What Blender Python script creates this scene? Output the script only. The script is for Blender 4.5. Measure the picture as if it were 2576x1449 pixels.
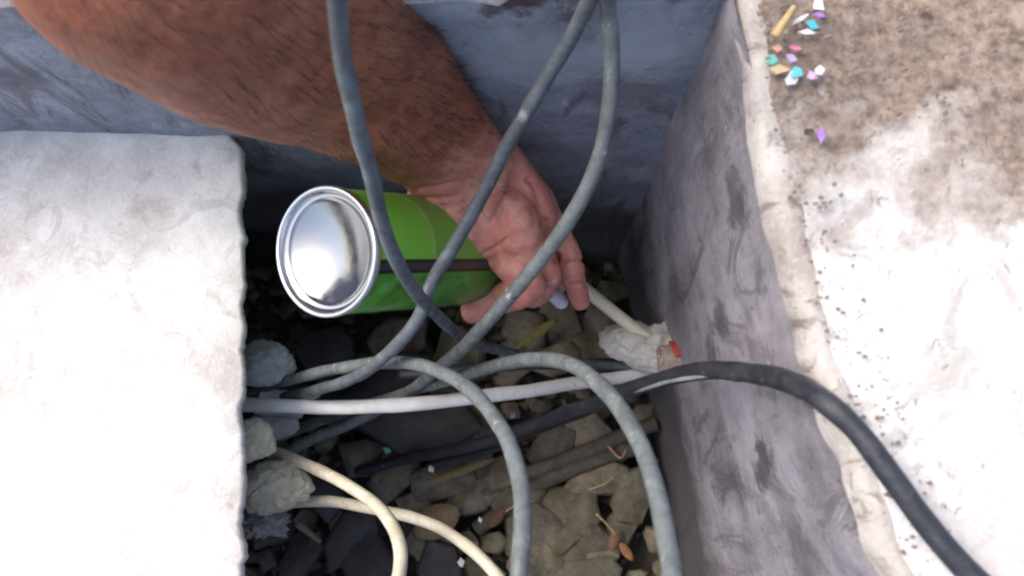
import bpy, bmesh, math, random
from mathutils import Vector, Matrix, noise
random.seed(11)
R = math.radians
S = bpy.context.scene
for o in list(bpy.data.objects):
    bpy.data.objects.remove(o)
COL = S.collection

# ------------------------------------------------------------------ camera
CAM_H, TILT, F = 0.83, R(13.0), 1000.0
cam = bpy.data.cameras.new('camera')
cam.lens = F / 1024 * 36.0
cam.sensor_width = 36.0
cam.clip_start, cam.clip_end = 0.01, 200
camo = bpy.data.objects.new('camera', cam)
camo.location = (0, 0, CAM_H)
camo.rotation_euler = (TILT, 0, 0)
COL.objects.link(camo)
S.camera = camo
cam.dof.use_dof = True
cam.dof.focus_distance = 0.60
cam.dof.aperture_fstop = 11.0
S.cycles.pixel_filter_type = 'BLACKMAN_HARRIS'
S.cycles.filter_width = 2.0
S.render.resolution_x, S.render.resolution_y = 1024, 575

# ------------------------------------------------------------------ world, sun, exposure
SUN_EL, SUN_AZ = R(54), R(290)          # azimuth measured clockwise from +Y
w = bpy.data.worlds.new('World')
S.world = w
w.use_nodes = True
nt = w.node_tree
nt.nodes.clear()
wo = nt.nodes.new('ShaderNodeOutputWorld')
bg = nt.nodes.new('ShaderNodeBackground')
sky = nt.nodes.new('ShaderNodeTexSky')
sky.sky_type = 'NISHITA'
sky.sun_disc = False
sky.sun_elevation = SUN_EL
sky.sun_rotation = SUN_AZ
sky.dust_density = 4.5
sky.air_density = 0.9
bg.inputs['Strength'].default_value = 0.135
nt.links.new(sky.outputs[0], bg.inputs[0])
nt.links.new(bg.outputs[0], wo.inputs[0])
sl = bpy.data.lights.new('sun', 'SUN')
sl.energy = 1.0
sl.angle = R(35)
sl.color = (1.0, 0.95, 0.87)
so = bpy.data.objects.new('sun', sl)
sd = Vector((math.sin(SUN_AZ) * math.cos(SUN_EL), math.cos(SUN_AZ) * math.cos(SUN_EL), math.sin(SUN_EL)))
so.rotation_euler = sd.to_track_quat('Z', 'Y').to_euler()
so.location = (0, 0, 5)
COL.objects.link(so)
S.view_settings.view_transform = 'Standard'
S.view_settings.look = 'None'
S.view_settings.gamma = 1
S.view_settings.use_curve_mapping = False
S.view_settings.exposure = 1.08

# ------------------------------------------------------------------ picture ray -> place
CR = Matrix.Rotation(TILT, 3, 'X')
K = 1024 / 2576.0
def ray(u, v):
    return CR @ Vector(((u - 512) / F, (287.5 - v) / F, -1.0))
def D(x, y, d):                       # photo position (2576 wide) at depth d
    return Vector((0, 0, CAM_H)) + ray(x * K, y * K) * d
def Z(x, y, z):                       # photo position at height z
    r = ray(x * K, y * K)
    return Vector((0, 0, CAM_H)) + r * ((z - CAM_H) / r.z)
def Zs(u, v, z):
    return Z(u / K, v / K, z)

# ------------------------------------------------------------------ helpers
def link(name, me, parent=None, mat=None, smooth=True):
    o = bpy.data.objects.new(name, me)
    COL.objects.link(o)
    if parent is not None:
        o.parent = parent
        o.matrix_parent_inverse = parent.matrix_basis.inverted()
    if mat is not None:
        me.materials.append(mat)
    if smooth:
        for p in me.polygons:
            p.use_smooth = True
    return o
def obj(name, bm, mat=None, parent=None, smooth=True):
    bmesh.ops.recalc_face_normals(bm, faces=bm.faces)
    me = bpy.data.meshes.new(name)
    bm.to_mesh(me)
    bm.free()
    return link(name, me, parent, mat, smooth)
def empty(name, loc):
    o = bpy.data.objects.new(name, None)
    o.location = loc
    o.empty_display_size = 0.02
    COL.objects.link(o)
    return o
def tag(o, label=None, cat=None, group=None, kind=None):
    if label: o['label'] = label
    if cat: o['category'] = cat
    if group: o['group'] = group
    if kind: o['kind'] = kind
    return o
def catmull(pts, n=10):
    out = []
    P = [pts[0] * 2 - pts[1]] + list(pts) + [pts[-1] * 2 - pts[-2]]
    for i in range(1, len(P) - 2):
        a, b, c, d = P[i-1], P[i], P[i+1], P[i+2]
        for k in range(n):
            t = k / n
            out.append(0.5 * ((2*b) + (c - a)*t + (2*a - 5*b + 4*c - d)*t*t + (3*b - a - 3*c + d)*t*t*t))
    out.append(P[-2].copy())
    return out
def catmull1(vals, n=10):
    return [v.x for v in catmull([Vector((q, 0, 0)) for q in vals], n)]
def tube(bm, path, rad, sides=14, flat=1.0, up=None, wob=0.0, caps=True):
    """lofted tube; rad a number or list; flat squeezes along the second axis"""
    n = len(path)
    rings = []
    ref = Vector(up) if up is not None else Vector((0.13, 0.21, 0.97))
    T0 = (path[1] - path[0]).normalized()
    side = T0.cross(ref).normalized()
    for i, p in enumerate(path):
        T = (path[min(i+1, n-1)] - path[max(i-1, 0)]).normalized()
        if up is not None:
            side = T.cross(ref).normalized()
        else:
            side = (side - T * side.dot(T)).normalized()
        upv = side.cross(T).normalized()
        r = rad[i] if isinstance(rad, (list, tuple)) else rad
        if wob:
            r *= 1 + wob * noise.noise(p * 60)
        rings.append([bm.verts.new(p + side * (r * math.cos(2*math.pi*k/sides)) + upv * (r * flat * math.sin(2*math.pi*k/sides))) for k in range(sides)])
    for a, b in zip(rings, rings[1:]):
        for k in range(sides):
            bm.faces.new((a[k], a[(k+1) % sides], b[(k+1) % sides], b[k]))
    if caps:
        bm.faces.new(list(reversed(rings[0])))
        bm.faces.new(rings[-1])
    return rings
def ball(bm, c, r, sub=2, scale=(1, 1, 1)):
    ret = bmesh.ops.create_icosphere(bm, subdivisions=sub, radius=r)
    for v in ret['verts']:
        v.co = Vector((v.co.x*scale[0], v.co.y*scale[1], v.co.z*scale[2])) + c
    return ret['verts']
def lathe(bm, prof, origin, axis, sides=64):
    """prof: list of (along, radius)"""
    a = Vector(axis).normalized()
    x = a.cross(Vector((0, 0, 1))).normalized()
    y = a.cross(x)
    rings = []
    for (t, r) in prof:
        if r < 1e-6:
            rings.append([bm.verts.new(origin + a*t)])
        else:
            rings.append([bm.verts.new(origin + a*t + x*(r*math.cos(2*math.pi*k/sides)) + y*(r*math.sin(2*math.pi*k/sides))) for k in range(sides)])
    for p, q in zip(rings, rings[1:]):
        for k in range(sides):
            k2 = (k+1) % sides
            if len(p) == 1 and len(q) > 1:
                bm.faces.new((p[0], q[k], q[k2]))
            elif len(q) == 1 and len(p) > 1:
                bm.faces.new((p[k], p[k2], q[0]))
            elif len(p) > 1:
                bm.faces.new((p[k], p[k2], q[k2], q[k]))
def fbm(p, s, octs=4):
    v, a, f = 0.0, 1.0, s
    for _ in range(octs):
        v += a * noise.noise(p * f)
        a *= 0.5
        f *= 2.1
    return v

# ------------------------------------------------------------------ materials
class MB:
    def __init__(self, name):
        self.m = bpy.data.materials.new(name)
        self.m.use_nodes = True
        self.t = self.m.node_tree
        self.b = self.t.nodes['Principled BSDF']
        self.co = self.t.nodes.new('ShaderNodeTexCoord')
        self.geo = self.t.nodes.new('ShaderNodeNewGeometry')
        self.pos = self.geo.outputs['Position']
    def n(self, kind, **kw):
        x = self.t.nodes.new(kind)
        for k, v in kw.items():
            setattr(x, k, v)
        return x
    def l(self, a, b):
        self.t.links.new(a, b)
    def noise(self, scale, detail=6, rough=0.6, vec=None, dist=0.0):
        x = self.n('ShaderNodeTexNoise')
        x.inputs['Scale'].default_value = scale
        x.inputs['Detail'].default_value = detail
        x.inputs['Roughness'].default_value = rough
        x.inputs['Distortion'].default_value = dist
        self.l(vec if vec is not None else self.pos, x.inputs['Vector'])
        return x.outputs['Fac']
    def stretch(self, sc, rot=(0, 0, 0)):
        x = self.n('ShaderNodeMapping')
        x.inputs['Scale'].default_value = sc
        x.inputs['Rotation'].default_value = rot
        self.l(self.pos, x.inputs['Vector'])
        return x.outputs['Vector']
    def ramp(self, fac, stops, interp='LINEAR'):
        x = self.n('ShaderNodeValToRGB')
        x.color_ramp.interpolation = interp
        e = x.color_ramp.elements
        while len(e) < len(stops):
            e.new(0.5)
        for k, (p, c) in enumerate(stops):
            e[k].position = p
            e[k].color = (c, c, c, 1) if isinstance(c, (int, float)) else (*c, 1)
        self.l(fac, x.inputs['Fac'])
        return x.outputs['Color']
    def mix(self, fac, a, b, mode='MIX'):
        x = self.n('ShaderNodeMix', data_type='RGBA', blend_type=mode)
        for s, v in ((x.inputs[0], fac), (x.inputs[6], a), (x.inputs[7], b)):
            if isinstance(v, (int, float)):
                s.default_value = v
            elif isinstance(v, tuple):
                s.default_value = (*v, 1)
            else:
                self.l(v, s)
        return x.outputs[2]
    def math(self, op, a, b=0.0):
        x = self.n('ShaderNodeMath', operation=op)
        for s, v in ((x.inputs[0], a), (x.inputs[1], b)):
            if isinstance(v, (int, float)):
                s.default_value = v
            else:
                self.l(v, s)
        return x.outputs[0]
    def bump(self, h, dist=0.002, strength=0.6, prev=None):
        x = self.n('ShaderNodeBump')
        x.inputs['Strength'].default_value = strength
        x.inputs['Distance'].default_value = dist
        self.l(h, x.inputs['Height'])
        if prev is not None:
            self.l(prev, x.inputs['Normal'])
        return x.outputs['Normal']
    def set(self, col=None, rough=0.7, normal=None, metal=0.0, spec=None, sss=0.0, sssr=None):
        b = self.b
        if isinstance(col, tuple):
            b.inputs['Base Color'].default_value = (*col, 1)
        elif col is not None:
            self.l(col, b.inputs['Base Color'])
        if isinstance(rough, (int, float)):
            b.inputs['Roughness'].default_value = rough
        else:
            self.l(rough, b.inputs['Roughness'])
        if normal is not None:
            self.l(normal, b.inputs['Normal'])
        b.inputs['Metallic'].default_value = metal
        if spec is not None:
            b.inputs['Specular IOR Level'].default_value = spec
        if sss:
            b.inputs['Subsurface Weight'].default_value = sss
            b.inputs['Subsurface Scale'].default_value = 0.004
            if sssr: b.inputs['Subsurface Radius'].default_value = sssr
        return self.m

def concrete(name, lo, hi, stain, stain_amt=0.5, pit=0.6, seed=0.0):
    m = MB(name)
    v1 = m.stretch((1, 1, 1), (seed, seed*2, seed*3))
    big = m.noise(7, 5, 0.6, v1, 0.8)
    mid = m.noise(38, 8, 0.68, v1, 0.5)
    fine = m.noise(420, 6, 0.7, v1)
    base = m.ramp(m.mix(0.5, big, mid), [(0.40, lo), (0.60, hi)])
    base = m.mix(m.ramp(m.noise(11, 6, 0.65, m.stretch((1, 1, 1), (seed+7, 2, seed))), [(0.48, 0.0), (0.64, 0.5)]), base, (lo[0]*0.8, lo[1]*0.66, lo[2]*0.6))
    scr = m.noise(60, 5, 0.7, m.stretch((1, 2.2, 0.5), (0.3, seed, 0.2)), 1.0)
    base = m.mix(m.ramp(scr, [(0.60, 0.0), (0.70, 0.55)]), base, tuple(min(0.85, c*1.3) for c in hi))
    base = m.mix(m.ramp(fine, [(0.3, 0.0), (0.75, 0.35)]), base, tuple(min(1, c*1.35) for c in hi))
    st = m.noise(15, 9, 0.72, m.stretch((1.8, 1.8, 0.5), (0.05, 0.1, seed)), 1.4)
    base = m.mix(m.ramp(st, [(0.54, 0.0), (0.585, stain_amt*0.7), (0.68, stain_amt)]), base, stain)
    sp = m.noise(75, 5, 0.7, m.stretch((1, 1, 0.6), (seed, 1, seed+4)), 0.6)
    base = m.mix(m.ramp(sp, [(0.64, 0.0), (0.70, stain_amt*0.9)]), base, tuple(c*0.45 for c in stain))
    nrm = m.bump(mid, 0.004, 0.45 if pit > 0.3 else 0.2)
    nrm = m.bump(fine, 0.0012, 0.5, nrm)
    pits = m.noise(150, 3, 0.5, v1)
    nrm = m.bump(m.ramp(pits, [(0.28, 0.0), (0.36, 1.0)]), 0.0015, pit, nrm)
    return m, base, nrm

m, c, nr = concrete('paving_concrete', (0.56, 0.54, 0.52), (0.76, 0.75, 0.73), (0.30, 0.25, 0.21), 0.55, seed=2.1)
sep = m.n('ShaderNodeSeparateXYZ'); m.l(m.pos, sep.inputs[0])
# earth trodden over the corner of the paving
dm = m.math('ADD', sep.outputs['Y'], m.math('MULTIPLY', m.noise(22, 7, 0.7), 0.16))
c = m.mix(m.ramp(dm, [(0.185, 0.0), (0.235, 1.0)]), c, m.ramp(m.noise(160, 6, 0.7), [(0.35, (0.13, 0.095, 0.07)), (0.62, (0.34, 0.27, 0.22))]))
M_PAVE = m.set(c, 0.9, nr)
m, c, nr = concrete('rim_mortar', (0.27, 0.24, 0.22), (0.52, 0.49, 0.46), (0.13, 0.095, 0.075), 0.8, seed=3.7)
M_RIM = m.set(c, 0.92, nr)
m, c, nr = concrete('slab_concrete', (0.52, 0.51, 0.49), (0.80, 0.79, 0.775), (0.36, 0.33, 0.30), 0.4, 0.12, seed=5.0)
M_SLAB = m.set(c, 0.9, nr)

m = MB('mud')
n1 = m.noise(40, 8, 0.7)
M_MUD = m.set(m.ramp(n1, [(0.35, (0.020, 0.018, 0.014)), (0.7, (0.085, 0.074, 0.050))]), 0.7, m.bump(m.noise(160, 8, 0.7), 0.004, 0.9))

m = MB('stone')
inf = m.n('ShaderNodeObjectInfo')
rc = m.ramp(inf.outputs['Random'], [(0.0, (0.115, 0.104, 0.066)), (0.3, (0.20, 0.178, 0.112)), (0.55, (0.15, 0.138, 0.10)), (0.8, (0.225, 0.187, 0.12)), (1.0, (0.095, 0.088, 0.075))])
mot = m.noise(60, 7, 0.7)
c = m.mix(1.0, rc, m.ramp(mot, [(0.36, 0.5), (0.64, 1.3)]), 'MULTIPLY')
c = m.mix(m.ramp(m.noise(240, 6, 0.7), [(0.55, 0.0), (0.75, 0.5)]), c, (0.22, 0.20, 0.14))
c = m.mix(m.ramp(m.noise(23, 5, 0.6), [(0.55, 0.0), (0.68, 0.6)]), c, (0.075, 0.062, 0.03))
c = m.mix(1.0, c, (1.0, 0.99, 1.04), 'MULTIPLY')
M_STONE = m.set(c, m.ramp(mot, [(0.3, 0.45), (0.7, 0.85)]), m.bump(m.noise(200, 8, 0.7), 0.0015, 0.7))
M_STONE.node_tree.nodes['Principled BSDF'].inputs['Specular IOR Level'].default_value = 0.35
m = MB('slate')  # for the slate plate, and for stones with shade put into their colour
c = m.mix(1.0, (0.062, 0.058, 0.056), m.ramp(m.noise(50, 8, 0.7), [(0.3, 0.6), (0.7, 1.3)]), 'MULTIPLY')
M_SLATE_SHADE = m.set(c, 0.6, m.bump(m.noise(180, 8, 0.7), 0.0015, 0.7))

def plastic(name, base, dirt, speck, rough=0.5, dirt_amt=0.6, spec=0.4):
    m = MB(name)
    a = m.noise(75, 7, 0.7, None, 0.9)
    b = m.noise(260, 6, 0.75)
    c = m.mix(m.ramp(a, [(0.40, 0.0), (0.60, min(1, dirt_amt*1.5))]), base, dirt)
    c = m.mix(m.ramp(b, [(0.56, 0.0), (0.70, 0.55)]), c, speck)
    c = m.mix(m.ramp(m.noise(24, 4, 0.6, m.stretch((1, 1, 1), (3, 1, 2))), [(0.5, 0.0), (0.62, 0.45)]), c, tuple(q*0.7 for q in dirt))
    c = m.mix(m.ramp(m.noise(110, 5, 0.7, m.stretch((1, 1, 1), (1, 2, 3))), [(0.62, 0.0), (0.69, 0.8)]), c, tuple(min(0.85, q*1.25) for q in speck))
    c = m.mix(m.ramp(m.noise(150, 4, 0.6), [(0.66, 0.0), (0.72, 0.8)]), c, tuple(q*0.35 for q in dirt))
    return m.set(c, m.ramp(a, [(0.3, rough - 0.1), (0.7, rough + 0.25)]), m.bump(b, 0.0008, 0.5), spec=spec)
M_GREY = plastic('grey_cable_sheath', (0.135, 0.16, 0.18), (0.08, 0.088, 0.095), (0.26, 0.28, 0.29), 0.42)
M_GREY2 = plastic('pale_grey_cable_sheath', (0.175, 0.20, 0.205), (0.10, 0.113, 0.114), (0.36, 0.38, 0.375), 0.45)
M_GREYD = plastic('dull_grey_cable_sheath', (0.15, 0.165, 0.17), (0.095, 0.09, 0.08), (0.27, 0.27, 0.26), 0.55)
M_BLACK = plastic('black_cable_sheath', (0.022, 0.026, 0.034), (0.045, 0.047, 0.055), (0.12, 0.12, 0.13), 0.38, 0.4, 0.5)
M_WHITE = plastic('white_cable_sheath', (0.86, 0.86, 0.84), (0.74, 0.73, 0.68), (0.88, 0.88, 0.86), 0.4, 0.35)
M_CREAM = plastic('cream_cable_sheath', (0.64, 0.60, 0.47), (0.44, 0.39, 0.30), (0.74, 0.71, 0.63), 0.45, 0.5)
M_OLDC = plastic('muddy_cable_sheath', (0.060, 0.050, 0.050), (0.115, 0.10, 0.072), (0.17, 0.155, 0.12), 0.7, 0.95)
M_STRAW = plastic('straw_plastic', (0.80, 0.77, 0.58), (0.70, 0.65, 0.48), (0.7, 0.7, 0.62), 0.35, 0.3)
M_NOZ = plastic('nozzle_plastic', (0.78, 0.80, 0.84), (0.66, 0.68, 0.7), (0.8, 0.8, 0.8), 0.25, 0.2)
M_PIPE = plastic('conduit_plastic', (0.40, 0.34, 0.30), (0.30, 0.22, 0.19), (0.52, 0.46, 0.42), 0.6, 0.6)
M_RED = plastic('red_plastic', (0.48, 0.07, 0.035), (0.38, 0.07, 0.045), (0.6, 0.2, 0.14), 0.45, 0.5)

def foam(name, hi, lo):
    m = MB(name)
    a = m.noise(45, 7, 0.65)
    c = m.ramp(a, [(0.38, lo), (0.56, hi)])
    h = m.noise(150, 8, 0.75, None, 0.5)
    a2 = m.noise(120, 6, 0.7)
    c = m.mix(m.ramp(a2, [(0.60, 0.0), (0.72, 0.35)]), c, tuple(q*0.6 for q in lo))
    return m.set(c, 0.75, m.bump(h, 0.005, 1.0), sss=0.1)
M_FOAM = foam('white_foam', (0.92, 0.90, 0.83), (0.86, 0.83, 0.74))
M_FOAMC = foam('cream_foam', (0.90, 0.86, 0.66), (0.78, 0.73, 0.55))
M_FOAMB = foam('grey_white_foam', (0.84, 0.86, 0.86), (0.62, 0.64, 0.64))
m = MB('crumpled_foil')
M_FOIL = m.set((0.5, 0.53, 0.56), 0.35, m.bump(m.noise(170, 6, 0.7), 0.004, 1.0), metal=0.8)

def flatmat(name, c, rough=0.6):
    m = MB(name)
    k = m.mix(1.0, c, m.ramp(m.noise(260, 5, 0.7), [(0.3, 0.7), (0.7, 1.15)]), 'MULTIPLY')
    return m.set(k, rough)

# can
CAN_R = 0.0325
CB = D(816, 632, 0.507)
_ang = R(31.0)
CA = CR @ Vector((math.sin(_ang), 0.030, -math.cos(_ang)))
CA.normalize()
def can_d(x, y, r=CAN_R):
    """depth at which the picture ray meets the can"""
    d = ray(x*K, y*K); o = Vector((0, 0, CAM_H)) - CB
    dp = d - CA*d.dot(CA); op = o - CA*o.dot(CA)
    A = dp.dot(dp); B = 2*dp.dot(op); C = op.dot(op) - r*r
    q = B*B - 4*A*C
    if q < 0: return -B/(2*A)
    return (-B - math.sqrt(q)) / (2*A)
m = MB('green_label')
# object space: z along the can, angle round it
tc = m.co.outputs['Object']
sep = m.n('ShaderNodeSeparateXYZ'); m.l(tc, sep.inputs[0])
ang = m.math('ARCTAN2', sep.outputs['Y'], sep.outputs['X'])
zz = sep.outputs['Z']
swirl = m.noise(26, 5, 0.6, tc, 1.5)
base = m.ramp(swirl, [(0.35, (0.045, 0.22, 0.025)), (0.65, (0.10, 0.38, 0.04))])
lime = m.ramp(m.noise(9, 2, 0.4, tc), [(0.3, (0.20, 0.58, 0.045)), (0.7, (0.30, 0.66, 0.07))])
M_LABEL, LABEL = m, (base, lime, ang, zz)

m = MB('tinplate')
M_TIN = m.set((0.42, 0.43, 0.435), m.ramp(m.noise(90, 6, 0.7), [(0.35, 0.09), (0.65, 0.24)]), m.bump(m.noise(60, 3, 0.5), 0.0008, 0.2), metal=1.0)
m = MB('seam_metal')
M_SEAM = m.set((0.80, 0.80, 0.80), 0.28, None, metal=1.0)

# skin
m = MB('skin')
at = m.n('ShaderNodeAttribute'); at.attribute_name = 'hand'
fac = at.outputs['Fac']
mo = m.noise(45, 6, 0.65)
mo2 = m.noise(130, 5, 0.65)
fore = m.ramp(m.mix(0.5, mo, mo2), [(0.36, (0.25, 0.075, 0.042)), (0.64, (0.46, 0.172, 0.095))])
hand = m.ramp(m.mix(0.5, m.noise(60, 5, 0.6), mo2), [(0.38, (0.54, 0.20, 0.145)), (0.62, (0.78, 0.42, 0.32))])
c = m.mix(fac, fore, hand)
at2 = m.n('ShaderNodeAttribute'); at2.attribute_name = 'redness'
c = m.mix(m.math('MULTIPLY', at2.outputs['Fac'], 0.75), c, (0.66, 0.22, 0.18))
vo = m.n('ShaderNodeTexVoronoi'); vo.inputs['Scale'].default_value = 620; vo.feature = 'DISTANCE_TO_EDGE'
m.l(m.pos, vo.inputs['Vector'])
wr = m.noise(55, 6, 0.6, m.stretch((1, 1, 1)), 1.0)
nr = m.bump(m.ramp(vo.outputs['Distance'], [(0.0, 0.0), (0.12, 1.0)]), 0.0004, 0.35)
nr = m.bump(wr, 0.002, 0.25, nr)
M_SKIN = m.set(c, m.ramp(mo2, [(0.3, 0.42), (0.7, 0.6)]), nr, sss=0.25, sssr=(1.0, 0.35, 0.2), spec=0.4)
m = MB('nail'); M_NAIL = m.set((0.66, 0.36, 0.36), 0.5)
m = MB('arm_hair'); M_HAIR = m.set((0.035, 0.02, 0.013), 0.5)

# ================================================================== SETTING
H = 0.45
def grid_wall(name, bot, top, nu, nv, mat, amp, flare=0.0, bulge=0.0, seed=0):
    """ruled surface between two polylines, roughened along its normal"""
    bm = bmesh.new()
    def pl(P, t):
        L = [0]
        for a, b in zip(P, P[1:]): L.append(L[-1] + (b-a).length)
        s = t * L[-1]
        for i in range(len(P)-1):
            if s <= L[i+1] + 1e-9:
                return P[i].lerp(P[i+1], (s - L[i]) / (L[i+1]-L[i]))
        return P[-1].copy()
    rows = []
    for j in range(nv+1):
        t = j/nv
        row = []
        for i in range(nu+1):
            a, b = pl(bot, i/nu), pl(top, i/nu)
            row.append(a.lerp(b, t))
        rows.append(row)
    V = []
    for j in range(nv+1):
        r = []
        for i in range(nu+1):
            p = rows[j][i]
            tx = rows[j][min(i+1, nu)] - rows[j][max(i-1, 0)]
            ty = rows[min(j+1, nv)][i] - rows[max(j-1, 0)][i]
            n = tx.cross(ty).normalized()
            q = p + Vector((seed, 0, 0))
            dsp = amp * fbm(q, 9, 5) + amp*0.25*noise.noise(q*60)
            r.append(bm.verts.new(p + n * dsp))
        V.append(r)
    for j in range(nv):
        for i in range(nu):
            bm.faces.new((V[j][i], V[j][i+1], V[j+1][i+1], V[j+1][i]))
    return bm
# floor
bm = bmesh.new()
N = 90
V = [[None]*(N+1) for _ in range(N+1)]
for i in range(N+1):
    for j in range(N+1):
        x = -0.62 + 0.86*i/N; y = -0.42 + 0.80*j/N
        p = Vector((x, y, 0))
        p.z = -0.014 + 0.010*fbm(p, 14, 4)
        V[i][j] = bm.verts.new(p)
for i in range(N):
    for j in range(N):
        bm.faces.new((V[i][j], V[i+1][j], V[i+1][j+1], V[i][j+1]))
floor = obj('pit_floor', bm, M_MUD)
tag(floor, 'dark muddy bottom of the pit under the flat stones', None, None, 'structure')

# walls (bottom and rim edges)
cornB, cornT = Zs(616, 262, -0.02), Zs(728, -14, H)
def rb(v): return Zs(617 + 0.209*(v-265), v, -0.02)
def rt(v): return Zs(750 + 0.10*(v-10) + 0.00031*(v-10)**2, v, H)
def plane_pt(u, v, A, B, C_):
    r = ray(u*K, v*K); o = Vector((0, 0, CAM_H)); n = (B-A).cross(C_-A).normalized()
    return o + r*((A-o).dot(n)/r.dot(n))
def blotch(m, c, spots, col):
    """stains with a shape of their own: (point, radii xyz, strength)"""
    wob = m.n('ShaderNodeTexNoise'); wob.inputs['Scale'].default_value = 130; wob.inputs['Detail'].default_value = 5; wob.inputs['Roughness'].default_value = 0.7
    m.l(m.pos, wob.inputs['Vector'])
    off = m.n('ShaderNodeVectorMath', operation='MULTIPLY_ADD'); off.inputs[1].default_value = (0.024, 0.024, 0.044)
    m.l(wob.outputs['Color'], off.inputs[0]); m.l(m.pos, off.inputs[2])
    for p, rad, st in spots:
        a = m.n('ShaderNodeVectorMath', operation='SUBTRACT'); m.l(off.outputs[0], a.inputs[0]); a.inputs[1].default_value = p + Vector((0.012, 0.012, 0.022))
        b = m.n('ShaderNodeVectorMath', operation='DIVIDE'); m.l(a.outputs[0], b.inputs[0]); b.inputs[1].default_value = rad
        l = m.n('ShaderNodeVectorMath', operation='LENGTH'); m.l(b.outputs[0], l.inputs[0])
        c = m.mix(m.ramp(l.outputs['Value'], [(0.45, st), (1.0, 0.0)]), c, col)
    return c
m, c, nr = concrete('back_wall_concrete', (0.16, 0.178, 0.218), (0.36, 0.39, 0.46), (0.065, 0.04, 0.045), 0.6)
_A, _B, _C = cornB, cornT, Zs(460, 4, H)
c = blotch(m, c, [(plane_pt(x, y, _A, _B, _C), Vector(r), k) for x, y, r, k in [(1288, 42, (.016, .03, .016), .9), (1315, 20, (.012, .03, .012), .8), (1480, 48, (.022, .03, .010), .8), (1665, 14, (.010, .03, .024), .9), (1240, 60, (.010, .03, .010), .5), (1380, 8, (.02, .03, .008), .7), (1580, 250, (.03, .03, .03), .4), (1330, 130, (.008, .03, .008), .5)]], (0.075, 0.042, 0.045))
c = blotch(m, c, [(plane_pt(x, y, _A, _B, _C), Vector(r), k) for x, y, r, k in [(1620, 120, (.03, .04, .05), .8), (1330, 180, (.05, .04, .04), .6), (1590, 40, (.03, .04, .02), .6)]], (0.46, 0.50, 0.58))
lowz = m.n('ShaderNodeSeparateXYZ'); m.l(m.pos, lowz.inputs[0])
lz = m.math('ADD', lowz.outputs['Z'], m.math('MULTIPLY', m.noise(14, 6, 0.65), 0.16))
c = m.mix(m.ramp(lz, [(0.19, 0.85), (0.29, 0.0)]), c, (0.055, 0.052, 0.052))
M_BACK = m.set(c, 0.9, nr)
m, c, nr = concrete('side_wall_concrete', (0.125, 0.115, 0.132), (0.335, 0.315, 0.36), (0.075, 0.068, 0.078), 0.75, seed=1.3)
tr = m.noise(30, 6, 0.6, m.stretch((1, 2.6, 0.35), (0, R(25), 0)), 0.6)
c = m.mix(m.ramp(tr, [(0.40, 0.0), (0.70, 0.45)]), c, (0.40, 0.38, 0.42))
# uneven darker band on the lowest part of the wall
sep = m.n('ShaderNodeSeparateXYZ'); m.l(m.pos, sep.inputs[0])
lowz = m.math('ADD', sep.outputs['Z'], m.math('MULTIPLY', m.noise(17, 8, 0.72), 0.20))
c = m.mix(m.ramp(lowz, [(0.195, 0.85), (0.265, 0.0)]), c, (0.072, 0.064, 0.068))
_A, _B, _C = rb(265), rb(560), rt(280)
c = blotch(m, c, [(plane_pt(x, y, _A, _B, _C), Vector(r), k) for x, y, r, k in [(1850, 520, (.03, .012, .022), .85), (1835, 460, (.03, .008, .016), .6), (1915, 1150, (.03, .014, .020), .95), (1905, 1195, (.03, .010, .016), .8), (1790, 890, (.03, .014, .020), .7), (1815, 800, (.03, .016, .016), .7), (1845, 1215, (.03, .022, .02), .55), (1820, 1205, (.03, .018, .03), .5), (1700, 760, (.03, .025, .05), .6), (1960, 1300, (.03, .03, .02), .4), (2020, 1180, (.03, .03, .02), .4), (1990, 1420, (.03, .03, .03), .5), (1900, 700, (.03, .01, .01), .5)]], (0.075, 0.07, 0.078))
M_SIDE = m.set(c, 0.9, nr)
bot = [Zs(-160, 225, -0.02), Zs(250, 232, -0.02), Zs(450, 245, -0.02), cornB + Vector((0.004, 0, 0))]
top = [Zs(-700, -12, H), Zs(150, -12, H), Zs(460, -12, H), cornT + Vector((0.004, 0.0, 0))]
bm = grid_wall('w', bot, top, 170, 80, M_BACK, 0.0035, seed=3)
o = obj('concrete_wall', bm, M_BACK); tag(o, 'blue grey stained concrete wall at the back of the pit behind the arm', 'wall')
bot = [cornB, rb(330), rb(460), rb(640), rb(800)]
top = [cornT, rt(120), rt(280), rt(480), rt(640)]
bot = [cornB + Vector((0, 0.004, 0)), rb(400), rb(560), rb(760)]
top = [cornT + Vector((0, 0.004, 0)), rt(170), rt(400), rt(640)]
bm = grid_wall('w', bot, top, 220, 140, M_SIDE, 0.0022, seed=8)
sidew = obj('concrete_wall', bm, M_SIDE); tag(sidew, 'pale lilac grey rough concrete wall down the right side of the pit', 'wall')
# near and left walls, outside the picture
a, b = Vector((0.30, -0.40, -0.05)), Vector((-0.62, -0.40, -0.05))
bm = grid_wall('w', [a, b], [Vector((0.36, -0.43, H)), Vector((-0.62, -0.43, H-0.12))], 20, 12, M_BACK, 0.003)
tag(obj('pit_wall_front', bm, M_BACK), None, None, None, 'structure')
bm = grid_wall('w', [b, Vector((-0.62, 0.36, -0.05))], [Vector((-0.62, -0.43, 0.33)), Vector((-0.62, 0.38, 0.33))], 20, 12, M_BACK, 0.003)
tag(obj('pit_wall_left', bm, M_BACK), None, None, None, 'structure')

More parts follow.
